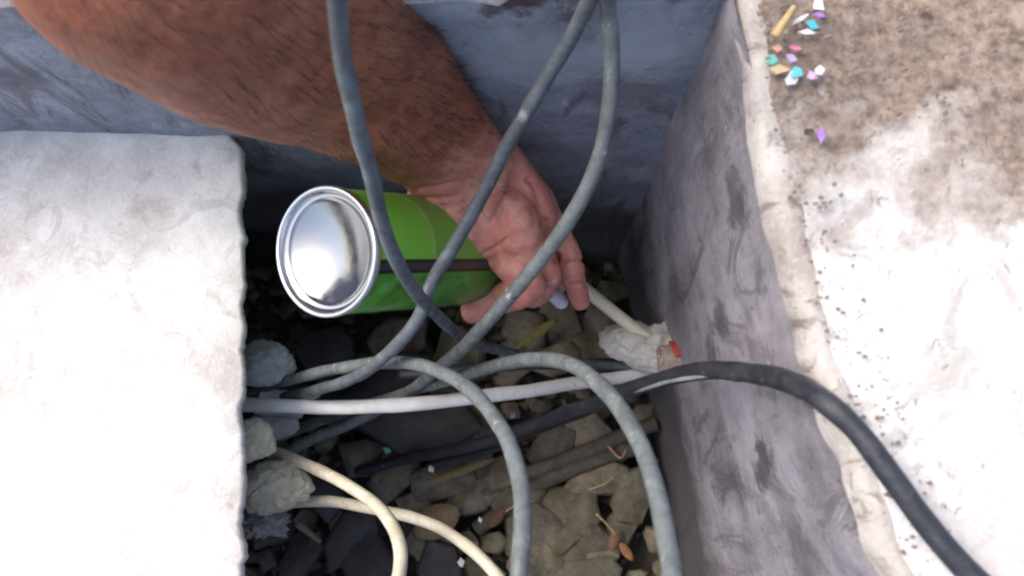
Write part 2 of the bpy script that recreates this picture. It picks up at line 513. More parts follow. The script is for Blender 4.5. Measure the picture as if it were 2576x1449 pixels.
# ground: right and behind the pit, one sheet with the pit left open, and the added slab on the left
def strip(inner, outer, nu, nv, mat, name, amp, edge=0.0, zoff=0.0, power=1.6, decay=0.006):
    bm = bmesh.new()
    V = []
    for j in range(nv+1):
        t = (j/nv)**power
        row = []
        for i in range(nu+1):
            s = i/nu*(len(inner)-1); k = min(int(s), len(inner)-2); f = s-k
            p = inner[k].lerp(inner[k+1], f).lerp(outer[k].lerp(outer[k+1], f), t)
            ed = math.exp(-(p - inner[k].lerp(inner[k+1], f)).length/decay)
            q = p.copy()
            q.z += zoff + amp*fbm(p, 18, 4)*(1-ed*0.5) - edge*ed
            q.x += (0.0025*noise.noise(p*60) + 0.005*max(0, noise.noise(p*28)))*ed
            q.y += 0.004*noise.noise(p*40+Vector((9, 9, 9)))*ed
            row.append(bm.verts.new(q))
        V.append(row)
    for j in range(nv):
        for i in range(nu):
            bm.faces.new((V[j][i], V[j][i+1], V[j+1][i+1], V[j+1][i]))
    return bm
inner = [rt(v) for v in range(-20, 660, 20)]
lip = [p + Vector((0.010 + 0.005*noise.noise(p*22), 0.0, 0)) for p in inner]
bm = strip([p + Vector((-0.0055, 0, 0)) for p in inner], [p + Vector((0.004, 0, -0.004)) for p in lip], 260, 26, M_RIM, 'rim', 0.0026, 0.014, 0.0030, 1.3, 0.0024)
o = obj('pit_rim', bm, M_RIM); tag(o, 'crumbling beige mortar edge along the top of the right pit wall', 'rim')
lipo = [Vector((60, p.y*1.0 + (p.y-0.1)*120, H)) for p in lip]
lipo = [Vector((40, -40 + 90*i/(len(lip)-1) if False else 50 - 90*i/(len(lip)-1), H)) for i in range(len(lip))]
bm = strip([p + Vector((-0.006, 0, 0)) for p in lip], lipo, 200, 90, M_PAVE, 'pave', 0.0034, 0.0, 0.0012, 5.5)
o = obj('pavement', bm, M_PAVE); tag(o, 'sunlit white concrete paving right of the pit', None, None, 'structure')
# ground behind the back wall and in front of the pit, and the added left slab
bi = [Zs(-700, -8, H), Zs(150, -8, H), Zs(490, -7, H), Zs(506, -16, H), cornT + Vector((0.03, 0.006, 0))]
bo = [Vector((-40, 50, H)), Vector((-10, 50, H)), Vector((0, 50, H)), Vector((10, 50, H)), Vector((40, 50, H))]
bm = strip(bi, bo, 160, 60, M_RIM, 'g', 0.002, 0.012, 0.002, 6.0)
o = obj('ground', bm, M_RIM); tag(o, 'pale concrete ground behind the pit', None, None, 'structure')
# slab added on the left, broken edge, overhanging so the left floor stays dark
SZ = 0.262
edge = [Zs(243 + 5*noise.noise(Vector((v*0.03, 0, 0))) + 2.5*noise.noise(Vector((v*0.15, 4, 0))) - max(0, 150-v)*0.75, v, SZ) for v in range(-120, 800, 4)]
bm = bmesh.new()
rows = []
offs = [(-0.06, -0.032), (-0.03, -0.026), (-0.010, -0.020), (-0.002, -0.012), (0.0, -0.004), (-0.0012, -0.0008), (-0.003, 0.0), (-0.02, 0.0), (-0.06, 0.0), (-0.12, 0), (-0.25, 0), (-0.5, 0), (-2, 0), (-8, 0), (-40, 0)]
rows.append([bm.verts.new(p + Vector((-0.5, 0, -0.034))) for p in edge])
for (dx, dz) in offs:
    rows.append([bm.verts.new(p + Vector((dx + 0.0025*noise.noise(p*70 + Vector((0, 0, dz*40))), 0, dz + (0.0006*fbm(p + Vector((dx, 0, 0)), 25, 3)) - 0.006*max(0, noise.noise(p*33 + Vector((dx*20, 1, 0))) - 0.25)*(1 if dx > -0.01 and dz > -0.01 else 0)))) for p in edge])
for a, b in zip(rows, rows[1:]):
    for i in range(len(a)-1):
        bm.faces.new((a[i], a[i+1], b[i+1], b[i]))
o = obj('ground', bm, M_SLAB); tag(o, 'thick pale concrete slab added left of the opening, shading the pit', None, None, 'structure')

# ================================================================== STONES
def stone_mesh(seed, n=10, th=0.28):
    """a broken flat stone: an uneven polygon split off along several planes"""
    rnd = random.Random(seed)
    bm = bmesh.new()
    asp = rnd.uniform(0.62, 0.98)
    pts = []
    k = rnd.choice([5, 6, 6, 7])
    angs = sorted(2*math.pi*(i + rnd.uniform(-.36, .36))/k for i in range(k))
    tx, ty = rnd.uniform(-.35, .35), rnd.uniform(-.35, .35)
    corner = [(math.cos(t)*0.56*rnd.uniform(.82, 1.08), math.sin(t)*0.56*asp*rnd.uniform(.82, 1.08)) for t in angs]
    for i in range(k):
        x, y = corner[i]; x2, y2 = corner[(i+1) % k]
        for f in (0.08, 0.5, 0.92) if k < 7 else (0.1, 0.9):
            j = rnd.uniform(-.022, .022)
            pts.append((x + (x2-x)*f + j, y + (y2-y)*f - j))
    m_ = len(pts)
    lv = []
    for sc, z, tl in ((0.84, -0.5, 0), (1.0, -0.10, 0), (0.975, 0.28, 0.5), (0.90, 0.46, 1)):
        lv.append([bm.verts.new((x*sc + rnd.uniform(-.014, .014), y*sc + rnd.uniform(-.014, .014), th*(z + tl*(tx*x + ty*y)*1.2) + rnd.uniform(-.012, .012))) for x, y in pts])
    c1 = bm.verts.new((rnd.uniform(-.18, .18), rnd.uniform(-.12, .12), 0.52*th))
    for p, q in zip(lv, lv[1:]):
        for i in range(m_):
            bm.faces.new((p[i], p[(i+1) % m_], q[(i+1) % m_], q[i]))
    for i in range(m_):
        bm.faces.new((lv[-1][i], lv[-1][(i+1) % m_], c1))
    bm.faces.new(list(reversed(lv[0])))
    bmesh.ops.recalc_face_normals(bm, faces=bm.faces)
    me = bpy.data.meshes.new('stone')
    bm.to_mesh(me); bm.free()
    me.materials.append(M_STONE)
    for p in me.polygons: p.use_smooth = p.normal.z > 0.93
    return me
SM = [stone_mesh(i, th=random.uniform(0.20, 0.40)) for i in range(34)]
placed = []
NST = 0
def add_stone(p, size, rz, tilt=(0, 0), me=None, sc=(1, 1, 1)):
    global NST
    dark = random.random() < max(0.0, min(0.75, 0.05 - (p.x + 0.03)*5.0))  # more dark stones towards the left: shade there put into their colour
    o = bpy.data.objects.new('stone', me or random.choice(SM_SHADED if dark else SM))
    COL.objects.link(o)
    o.location = p
    o.rotation_euler = (tilt[0], tilt[1], rz)
    o.scale = (size*sc[0], size*sc[1], size*sc[2])
    o.parent = floor
    NST += 1
    return o
SM_SHADED = []
for q in SM[:8]:
    k = q.copy(); k.materials.clear(); k.materials.append(M_SLATE_SHADE); SM_SHADED.append(k)  # dark copies of the same stones, standing in for shaded ones
def in_floor(p, r):
    # inside the right wall's foot and short of the back wall
    v1, v2 = rb(262), rb(600)
    t = (p.y - v1.y)/(v2.y - v1.y)
    if p.x + r*0.6 > v1.x + (v2.x-v1.x)*t: return False
    return p.y + r*0.6 < cornB.y
key = [ # x, y (photo), width mm, aspect, rot
 (1425, 1300, 62, .8, .7), (1352, 1345, 58, 1.1, 1.4), (1508, 1208, 60, .6, .25), (1595, 1245, 48, .9, 1.2),
 (1440, 1378, 64, .6, .4), (1345, 1425, 46, .8, 2.0), (1300, 1255, 44, .8, .3), (1515, 1385, 34, .9, .8),
 (1470, 1445, 60, .7, .2), (1390, 1115, 50, .7, .5), (1480, 1085, 42, .7, 2.6), (1560, 1330, 38, .8, 1.0),
 (1400, 800, 44, .95, 1.2), (1460, 850, 52, .9, .5), (1320, 830, 46, .8, 2.2), (1395, 900, 44, .7, .4),
 (1520, 800, 40, .8, 2.0), (1540, 740, 40, .8, .6), (1300, 905, 46, .7, 1.0), (1550, 880, 44, .8, .2),
 (890, 1345, 62, .7, .9), (930, 1420, 56, .9, .5), (1085, 1350, 48, .8, 1.1), (1110, 1425, 46, .8, 1.8),
 (880, 1300, 34, .8, 0.1), (1190, 1250, 52, .6, .35), (1110, 1205, 60, .7, .2), (1000, 1190, 56, .8, 1.0),
 (1200, 1060, 48, .8, .6), (820, 1240, 50, .8, 2.2), (1200, 1150, 46, .8, 1.9), (1000, 860, 56, .7, .6), (820, 880, 50, .8, 1.4), (900, 1150, 46, .9, .3),
 (760, 1400, 46, .8, 1.0), (1040, 1270, 40, .8, .5), (1265, 1185, 34, .8, .2), (1560, 1120, 40, .8, .7)]
for (x, y, mm, asp, rz) in key:
    sz = mm/1000.0
    p = Z(x, y, 0.014 + 0.006*random.random())
    add_stone(p, sz, rz, (random.uniform(-.2, .2), random.uniform(-.2, .2)), None, (1, asp/0.80, 0.8))
    placed.append((p, sz*0.37))
tries = 0
while NST < 290 and tries < 30000:
    tries += 1
    vis = tries < 24000
    sz = random.choice([0.052, 0.044, 0.036, 0.03, 0.026, 0.022, 0.018]) * (1 if tries < 3000 else 0.7)
    p = Vector((random.uniform(-0.36, 0.17), random.uniform(-0.26, 0.26), 0.004 + random.uniform(0, .008)))
    if not in_floor(p, sz*0.5): continue
    if any((q.xy - p.xy).length < r + sz*0.37 for q, r in placed): continue
    placed.append((p, sz*0.37))
    add_stone(p, sz, random.uniform(0, 6.28), (random.uniform(-.42, .42), random.uniform(-.42, .42)), None, (1, random.uniform(.8, 1.15), random.uniform(.7, 1)))
# big dark slate plate
sm = stone_mesh(77, 12, 0.20); sm.materials.clear(); sm.materials.append(M_SLATE_SHADE)
o = add_stone(Z(1040, 1065, 0.042), 0.094, 0.10, (0.10, 0.12), sm, (1.06, 0.62, 0.8))
o['label'] = 'large flat dark slate slab under the white cable'
o = add_stone(Z(960, 975, 0.035), 0.085, 0.7, (-0.1, 0.1), sm, (1.0, 0.5, 0.8))
# gravel between the stones: joined, too small to pick apart
bm = bmesh.new()
for i in range(4200):
    p = Vector((random.uniform(-0.36, 0.17), random.uniform(-0.28, 0.27), 0))
    r = random.choice([0.0012, 0.0016, 0.002, 0.003, 0.0045, 0.006])
    if not in_floor(p, r): continue
    p.z = -0.012 + 0.010*fbm(p, 14, 4) + r*0.4
    vs = ball(bm, Vector(), r, 1 if False else 1)
    mt = Matrix.Rotation(random.uniform(0, 6), 3, Vector((random.random(), random.random(), random.random()+.1)).normalized())
    for v in vs:
        c = v.co.copy(); c.z *= 0.6; c.x *= 1.2
        c *= 1 + 0.5*noise.noise(c*300 + p*50)
        v.co = mt @ c + p
g = obj('gravel', bm, M_STONE, floor, False); g['kind'] = 'stuff'

# ================================================================== CONDUIT, FOAM
def blob(name, c, scale, mat, seed, amp=0.35, sub=4, freq=1.6, rot=0.0, parent=None):
    bm = bmesh.new()
    bmesh.ops.create_icosphere(bm, subdivisions=sub, radius=1.0)
    sv = Vector((seed*7.3, seed*3.1, seed*1.7))
    rm = Matrix.Rotation(rot, 3, 'Z')
    for v in bm.verts:
        n = v.co.normalized()
        k = 1 + amp*(noise.noise(n*freq*0.7 + sv)*1.2) + amp*0.55*(0.4 - (1-abs(noise.noise(n*freq*1.3 + sv)))**9) + amp*0.34*noise.noise(n*freq*5 + sv) + amp*0.20*noise.noise(n*freq*13 + sv)
        q = n*k
        v.co = c + rm @ Vector((q.x*scale[0], q.y*scale[1], q.z*scale[2]))
    return obj(name, bm, mat, parent)
def wall_pt(u, v, extra=0.0):
    """where the picture ray meets the right wall"""
    r = ray(u, v); o = Vector((0, 0, CAM_H))
    A, B, C = rb(265), rb(560), rt(280)
    n = (B-A).cross(C-A).normalized()
    t = (A-o).dot(n)/r.dot(n)
    return o + r*t
cw = wall_pt(676, 359)
con = empty('conduit_pipe', cw)
tag(con, 'short dirty conduit pipe sticking out of the foot of the right wall', 'pipe')
ax = Vector((-0.97, -0.10, 0.10)).normalized()
bm = bmesh.new()
st = cw - ax*0.02
lathe(bm, [(0, 0.0105), (0.029, 0.0105), (0.031, 0.010), (0.031, 0.0088), (0.004, 0.0088), (0.004, 0.0)], st, ax, 32)
obj('pipe', bm, M_PIPE, con)
bm = bmesh.new()
lathe(bm, [(0.014, 0.0108), (0.014, 0.0128), (0.024, 0.0128), (0.024, 0.0108)], st, ax, 32)
for v in list(bm.verts):
    if (v.co - st).dot(Vector((0.2, 0.7, 0.6))) < 0.0025: bm.verts.remove(v)
obj('collar', bm, M_RED, con)['label'] = 'broken red plastic collar'
fo = blob('foam', D(1606, 874, 0.70), (0.026, 0.0145, 0.014), M_FOAM, 1.2, 0.26, 5, 1.5, -0.28)
tag(fo, 'fresh white foam squeezed round the straw tip at the right wall', 'foam')
bm = bmesh.new(); ball(bm, D(1658, 862, 0.695), 0.0105, 4, (1.15, 1.2, 1.15)); 
bmesh.ops.translate(bm, verts=bm.verts, vec=(0, 0, 0))
cc = D(1658, 862, 0.695)
for v in bm.verts: v.co += (v.co-cc)*(0.45*noise.noise(v.co*110) + 0.22*noise.noise(v.co*330))
obj('foam_lump', bm, M_FOAM, fo)
# foam seals at the left
for (x, y, d, sc, mat, sd_, lab) in [
  (662, 916, 0.64, (0.018, 0.0135, 0.013), M_FOAMB, 2.0, 'bluish white foam lump at left, topmost of the foam seals'),
  (636, 1108, 0.60, (0.013, 0.013, 0.012), M_FOAMC, 3.0, 'smooth cream foam bulge at left below the white cable'),
  (690, 1222, 0.62, (0.021, 0.0155, 0.014), M_FOAMC, 4.1, 'large cream foam seal at left above the lower cream cable'),
  (690, 1066, 0.665, (0.016, 0.011, 0.010), M_FOAMB, 5.2, 'grey foam scrap at left just under the white cable')]:
    o = blob('foam', D(x, y, d), sc, mat, sd_, 0.22, 5, 1.3)
    tag(o, lab, 'foam', 'old foam seals round the cables')
o = blob('foil', D(660, 1302, 0.64), (0.013, 0.010, 0.009), M_FOIL, 6.6, 0.7, 4, 3.0); tag(o, 'crumpled dark silver foil at left under the cream foam', 'foil')
bm = bmesh.new()
pts = [(654, 985), (690, 978), (800, 985), (806, 996), (770, 1012), (760, 1050), (700, 1052), (640, 1040)]
lo = [bm.verts.new(D(x, y, 0.655)) for x, y in pts]
hi = [bm.verts.new(D(x, y, 0.649 + 0.004*(i % 2))) for i, (x, y) in enumerate(pts)]
bm.faces.new(lo); bm.faces.new(hi)
for i in range(len(pts)):
    bm.faces.new((lo[i], lo[(i+1) % 8], hi[(i+1) % 8], hi[i]))
o = obj('plaster_shard', bm, M_FOAMB, None, False); tag(o, 'jagged grey plaster shard at left behind the white cable', 'plaster')

# ================================================================== CAN
can = empty('spray_can', CB)
tag(can, 'green spray foam can with shiny metal base gripped by the hand', 'spray can')
can.rotation_mode = 'QUATERNION'
can.rotation_quaternion = CA.to_track_quat('Z', 'Y')
bpy.context.view_layer.update()
CM = can.matrix_basis.copy()
def can_obj(name, prof, mat, parent=None, sides=96):
    bm = bmesh.new()
    lathe(bm, prof, Vector((0, 0, 0)), (0, 0, 1) if False else (1e-7, 0, 1), sides)
    bmesh.ops.recalc_face_normals(bm, faces=bm.faces)
    me = bpy.data.meshes.new(name); bm.to_mesh(me); bm.free()
    o = bpy.data.objects.new(name, me); COL.objects.link(o)
    o.parent = parent or can
    me.materials.append(mat)
    for p in me.polygons: p.use_smooth = True
    return o
CL = 0.195
# angle of the dark stripe as seen: the point of the can under photo (1050, 664)
dd = can_d(1080, 668)
pl = CM.inverted() @ D(1080, 668, dd)
SA = math.atan2(pl.y, pl.x)
pl2 = CM.inverted() @ D(1080, 560, can_d(1080, 560))
UPSIGN = 1 if ((math.atan2(pl2.y, pl2.x) - SA + math.pi) % (2*math.pi) - math.pi) > 0 else -1
base, lime, ang, zz = LABEL
m = M_LABEL
rel = m.math('MULTIPLY', m.math('SUBTRACT', ang, SA), UPSIGN)
rel = m.math('SUBTRACT', m.math('MODULO', m.math('ADD', rel, 5*math.pi), 2*math.pi), math.pi)
upper = m.math('GREATER_THAN', rel, 0.0)
panel = m.math('MULTIPLY', upper, m.math('GREATER_THAN', zz, 0.0))
wedge = m.math('GREATER_THAN', zz, 0.052)
c = m.mix(panel, base, lime)
c = m.mix(m.math('MULTIPLY', panel, m.math('MULTIPLY', wedge, 0.55)), c, (0.13, 0.33, 0.055))
thin = m.math('MULTIPLY', m.math('GREATER_THAN', zz, 0.048), m.math('LESS_THAN', zz, 0.052))
c = m.mix(m.math('MULTIPLY', panel, m.math('MULTIPLY', thin, 0.7)), c, (0.35, 0.60, 0.12))
arel = m.math('ABSOLUTE', rel)
wv = m.n('ShaderNodeTexWave'); wv.inputs['Scale'].default_value = 26; wv.inputs['Distortion'].default_value = 9; wv.inputs['Detail'].default_value = 3; wv.inputs['Detail Scale'].default_value = 1.2
m.l(tc, wv.inputs['Vector'])
c = m.mix(m.math('MULTIPLY', m.math('SUBTRACT', 1.0, upper), m.ramp(wv.outputs['Fac'], [(0.55, 0.0), (0.95, 0.55)])), c, (0.16, 0.46, 0.09))
c = m.mix(m.math('LESS_THAN', arel, 0.115), c, (0.012, 0.014, 0.012))
c = m.mix(m.math('LESS_THAN', arel, 0.055), c, (0.05, 0.042, 0.045))
far = m.ramp(m.math('ADD', zz, m.math('MULTIPLY', swirl, 0.03)), [(0.105, 0.0), (0.15, 0.75)])
c = m.mix(far, c, (0.012, 0.075, 0.032))  # shadow near the hand, painted into the far end of the label
M_LABEL = m.set(c, 0.30, None, spec=0.5)
can_obj('body', [(0.004, CAN_R-0.0004), (0.006, CAN_R), (CL, CAN_R), (CL+0.002, CAN_R-0.001)], M_LABEL)
can_obj('rim', [(0.0045, CAN_R-0.001), (0.0045, CAN_R+0.0005), (0.003, CAN_R+0.0011), (0.0008, CAN_R+0.0011), (-0.0003, CAN_R+0.0006), (-0.0004, CAN_R-0.0006), (0.0004, CAN_R-0.0014), (0.0024, CAN_R-0.0018)], M_SEAM)
RB = CAN_R - 0.0017
can_obj('base', [(0.0022, RB), (0.0030, RB-0.0010), (0.0034, RB-0.0022), (0.0031, RB-0.0032)] + [(0.0034 + 0.0062*(1-(1-k/14.0)**2), (RB-0.0034)*(1-k/14.0)) for k in range(0, 15)], M_TIN)
can_obj('shoulder', [(CL+0.002, CAN_R-0.001), (CL+0.003, CAN_R+0.0008), (CL+0.006, CAN_R+0.0004), (CL+0.012, CAN_R-0.006), (CL+0.018, 0.016), (CL+0.020, 0.0125), (CL+0.024, 0.0125), (CL+0.025, 0.0)], M_SEAM)
noz = can_obj('nozzle', [(CL+0.024, 0.0), (CL+0.024, 0.010), (CL+0.034, 0.0095), (CL+0.036, 0.006), (CL+0.05, 0.0055), (CL+0.05, 0.0)], M_NOZ, None, 32)
bm = bmesh.new()
q0, q1, q2 = D(1376, 733, 0.655), D(1395, 742, 0.65), D(1413, 760, 0.652)
P = catmull([q0, q1, q2], 8)
tube(bm, P, 0.0052, 14, 0.7)
for e in (P[0], P[-1]): ball(bm, e, 0.0045, 2)
o = obj('trigger', bm, M_NOZ); o.parent = can; o.matrix_parent_inverse = CM.inverted()
bm = bmesh.new()
P = catmull([D(1425, 690, 0.665), D(1480, 733, 0.675), D(1560, 797, 0.687), D(1650, 866, 0.695)], 8)
tube(bm, P, 0.0045, 16)
o = obj('straw', bm, M_STRAW); o.parent = can; o.matrix_parent_inverse = CM.inverted()

# ================================================================== PERSON: arm and hand, one skin
person = empty('person', D(1150, 430, 0.555))
tag(person, 'bare tanned hairy forearm and hand reaching in from upper left gripping the green can', 'person')
bm = bmesh.new()
def section_loft(secs, sides=28):
    """secs: (Lx,Ly,Rx,Ry,depth,thick ratio) outline pairs"""
    fine = []
    for i in range(6):
        fine.append(catmull1([s[i] for s in secs], 6))
    rings = []
    for i in range(len(fine[0])):
        lx, ly, rx, ry, d, th = [f[i] for f in fine]
        a, b = D(lx, ly, d), D(rx, ry, d)
        c = (a+b)/2; h = (b-a)/2
        view = (c - Vector((0, 0, CAM_H))).normalized()
        n = (view - h.normalized()*view.dot(h.normalized())).normalized() * h.length * th
        ring = []
        for k in range(sides):
            t = 2*math.pi*k/sides
            cs, sn = math.cos(t), math.sin(t)
            e = 0.9
            ring.append(bm.verts.new(c + h*(abs(cs)**e*(1 if cs > 0 else -1)) + n*(abs(sn)**e*(1 if sn > 0 else -1))))
        rings.append(ring)
    for p, q in zip(rings, rings[1:]):
        for k in range(sides):
            bm.faces.new((p[k], p[(k+1) % sides], q[(k+1) % sides], q[k]))
    bm.faces.new(list(reversed(rings[0]))); bm.faces.new(rings[-1])
ARM = [(-420, -1500, 420, -1560, 0.30, 0.9), (-330, -900, 470, -960, 0.32, 0.9), (-150, -330, 600, -560, 0.345, 0.88), (90, 60, 760, -330, 0.375, 0.85), (300, 210, 862, -215, 0.395, 0.82), (470, 292, 955, -110, 0.42, 0.80),
  (630, 345, 1050, 15, 0.452, 0.78), (765, 374, 1128, 125, 0.486, 0.76), (890, 410, 1192, 232, 0.52, 0.73), (1000, 462, 1252, 328, 0.552, 0.68), (1045, 500, 1290, 390, 0.566, 0.64), (1080, 540, 1310, 440, 0.574, 0.55), (1120, 565, 1320, 490, 0.58, 0.48)]
section_loft(ARM)
def chain(pts, sides=18, n=6):
    """pts: (x, y, depth, radius mm)"""
    P = catmull([D(x, y, d) for x, y, d, r in pts], n)
    rr = [max(0.002, v/1000) for v in catmull1([p[3] for p in pts], n)]
    tube(bm, P, rr, sides)
    ball(bm, P[0], rr[0]*0.99, 3); ball(bm, P[-1], rr[-1]*0.99, 3)
# heel of the hand and little-finger edge
chain([(1085, 505, 0.572, 15), (1140, 552, 0.576, 16.5), (1195, 592, 0.582, 16), (1240, 615, 0.588, 14), (1285, 650, 0.592, 12)])
# middle of the hand: ring metacarpal
chain([(1180, 440, 0.570, 18), (1240, 500, 0.575, 18), (1295, 570, 0.582, 15.5), (1330, 630, 0.590, 13)])
# back of hand to middle/index metacarpal
chain([(1240, 400, 0.575, 16), (1300, 470, 0.585, 15), (1350, 540, 0.596, 13)])
# index side, furthest back
chain([(1270, 430, 0.60, 15), (1330, 500, 0.615, 14), (1375, 560, 0.63, 11), (1400, 620, 0.655, 9)])
# palm filling
chain([(1150, 500, 0.60, 17), (1220, 560, 0.612, 16), (1290, 610, 0.62, 13)])
# little finger: bends at the middle knuckle and comes back across the can
chain([(1262, 632, 0.588, 12), (1302, 676, 0.588, 11.3), (1330, 716, 0.590, 10.2)])
def on_can(x, y, r): return (x, y, min(can_d(x, y), 0.622) - (r-0.8)/1000*1.15, r)
chain([(1330, 716, 0.590, 10.2), (1302, 738, 0.588, 9.8), on_can(1255, 748, 9.3), on_can(1220, 762, 9.2), on_can(1192, 777, 8.6)])
# ring finger, curling down behind to the trigger
chain([(1322, 596, 0.598, 11), (1352, 636, 0.598, 9.4), (1374, 668, 0.602, 8.3), (1386, 692, 0.608, 7.4)])
chain([(1352, 690, 0.618, 8.5), (1372, 722, 0.624, 7.5), (1340, 745, 0.63, 7.5)])
# middle finger: long straight one at right
chain([(1345, 500, 0.603, 11.5), (1398, 588, 0.612, 9.8), (1430, 648, 0.622, 8.6), (1444, 700, 0.632, 7.9), (1454, 738, 0.640, 7.3), (1459, 756, 0.645, 6.4)])
# index finger behind it on the nozzle
chain([(1370, 560, 0.640, 10), (1412, 640, 0.668, 8), (1405, 700, 0.685, 7.5), (1390, 728, 0.69, 7)])
# thumb round the far side of the can
chain([(1180, 520, 0.625, 15), (1200, 580, 0.655, 12), (1180, 640, 0.69, 10), (1150, 690, 0.70, 8.5)])
me = bpy.data.meshes.new('raw'); bm.to_mesh(me); bm.free()
raw = bpy.data.objects.new('raw', me); COL.objects.link(raw)
md = raw.modifiers.new('r', 'REMESH'); md.mode = 'VOXEL'; md.voxel_size = 0.0011
md2 = raw.modifiers.new('s', 'SMOOTH'); md2.factor = 0.5; md2.iterations = 6
bpy.context.view_layer.update()
dg = bpy.context.evaluated_depsgraph_get()
body_me = bpy.data.meshes.new_from_object(raw.evaluated_get(dg))
bpy.data.objects.remove(raw)
body_me.name = 'arm'
# knuckle folds, veins and muscle relief on the one skin
W0, W1 = D(1005, 330, 0.53), D(1180, 520, 0.58)
AXH = (W1-W0).normalized(); LEN = (W1-W0).length
ah = body_me.attributes.new('hand', 'FLOAT', 'POINT')
ar = body_me.attributes.new('redness', 'FLOAT', 'POINT')
red = [(D(1075, 500, 0.555), .022), (D(1185, 785, 0.59), .014), (D(1250, 600, 0.57), .012), (D(1300, 730, 0.58), .012), (D(1330, 450, 0.58), .016), (D(1455, 740, .63), .014), (D(1395, 690, .61), .012)]
creases = [(D(1050, 478, .55), D(1150, 455, .55)), (D(1065, 500, .55), D(1150, 490, .55)), (D(1205, 650, .57), D(1275, 600, .57)), (D(1275, 722, .57), D(1300, 770, .57)), (D(1235, 740, .58), D(1248, 785, .58)), (D(1415, 668, .61), D(1465, 655, .61)), (D(1430, 718, .62), D(1475, 712, .62)), (D(1290, 470, .57), D(1235, 560, .57))]
hollows = [(D(1308, 452, .57), D(1262, 556, .57), .0050, .0042), (D(1338, 452, .58), D(1372, 560, .59), .0024, .0034), (D(1372, 560, .59), D(1398, 650, .60), .0026, .0034), (D(1210, 668, .58), D(1268, 640, .57), .0022, .0016),
  (D(1325, 560, .575), D(1335, 590, .58), .0040, -.0022), (D(1245, 590, .57), D(1270, 620, .57), .0070, -.0022), (D(1120, 500, .56), D(1170, 560, .565), .008, -.0015)]
vals_h, vals_r = [], []
body_me.calc_loop_triangles()
nrm = [v.normal.copy() for v in body_me.vertices]
camp = Vector((0, 0, CAM_H))
for v in body_me.vertices:
    t = (v.co - W0).dot(AXH)/LEN
    t = max(0, min(1, t + 0.18*noise.noise(v.co*40)))
    vals_h.append(t*t*(3-2*t))
    vals_r.append(max([0]+[math.exp(-((v.co-c).length/r)**2) for c, r in red])*t)
    cod = (v.co - camp)
    dpt = 0
    if t > 0.2:
        for a, b, wd, dp in hollows:
            ab = (b-a); k = max(0, min(1, (v.co-a).dot(ab)/ab.length_squared))
            dv = v.co - (a + ab*k); vd = cod.normalized(); dv = dv - vd*dv.dot(vd)
            if dv.length < wd*3 and nrm[v.index].dot(vd) < 0.1: dpt += dp*math.exp(-(dv.length/wd)**2)
        for a, b in creases:
            # distance, measured across the line of sight
            sc = cod.length
            p = v.co; ab = (b-a); k = max(0, min(1, (p-a).dot(ab)/ab.length_squared))
            q = a + ab*k
            dv = (p-q); vd = cod.normalized(); dv = dv - vd*dv.dot(vd)
            if dv.length < 0.006: dpt += 0.0016*math.exp(-(dv.length/0.0014)**2)
    rel_ = 0.0011*fbm(v.co, 45, 3) - dpt
    v.co += nrm[v.index]*rel_
ah.data.foreach_set('value', vals_h)
ar.data.foreach_set('value', vals_r)
arm = link('arm', body_me, person, M_SKIN)
# nails
def nail(x, y, d, w_, l_, dirx, diry, nv):
    bm = bmesh.new()
    c = D(x, y, d); along = (D(x+dirx*10, y+diry*10, d) - c).normalized(); n = Vector(nv).normalized()
    n = (n - along*n.dot(along)).normalized(); sdv = along.cross(n)
    G = []
    for i in range(7):
        row = []
        for j in range(7):
            a = (j/6-0.5)*2; b = (i/6-0.5)*2
            wd = w_*(1 - 0.25*max(0, -b)**3)*math.sqrt(max(0.05, 1-0.5*abs(b)**4))
            row.append(bm.verts.new(c + along*(b*l_/2) + sdv*(a*wd/2) - n*(0.0022*a*a + 0.0006*b*b)))
        G.append(row)
    for i in range(6):
        for j in range(6):
            bm.faces.new((G[i][j], G[i][j+1], G[i+1][j+1], G[i+1][j]))
    r = bmesh.ops.extrude_face_region(bm, geom=list(bm.faces))
    for g_ in r['geom']:
        if isinstance(g_, bmesh.types.BMVert): g_.co -= n*0.0007
    return obj('fingernail', bm, M_NAIL, person)
tovw = -ray(1395*K, 700*K)
nail(1389, 692, 0.5998, 0.0085, 0.0095, 0.35, 0.8, tovw + Vector((0.1, 0.1, 0)))
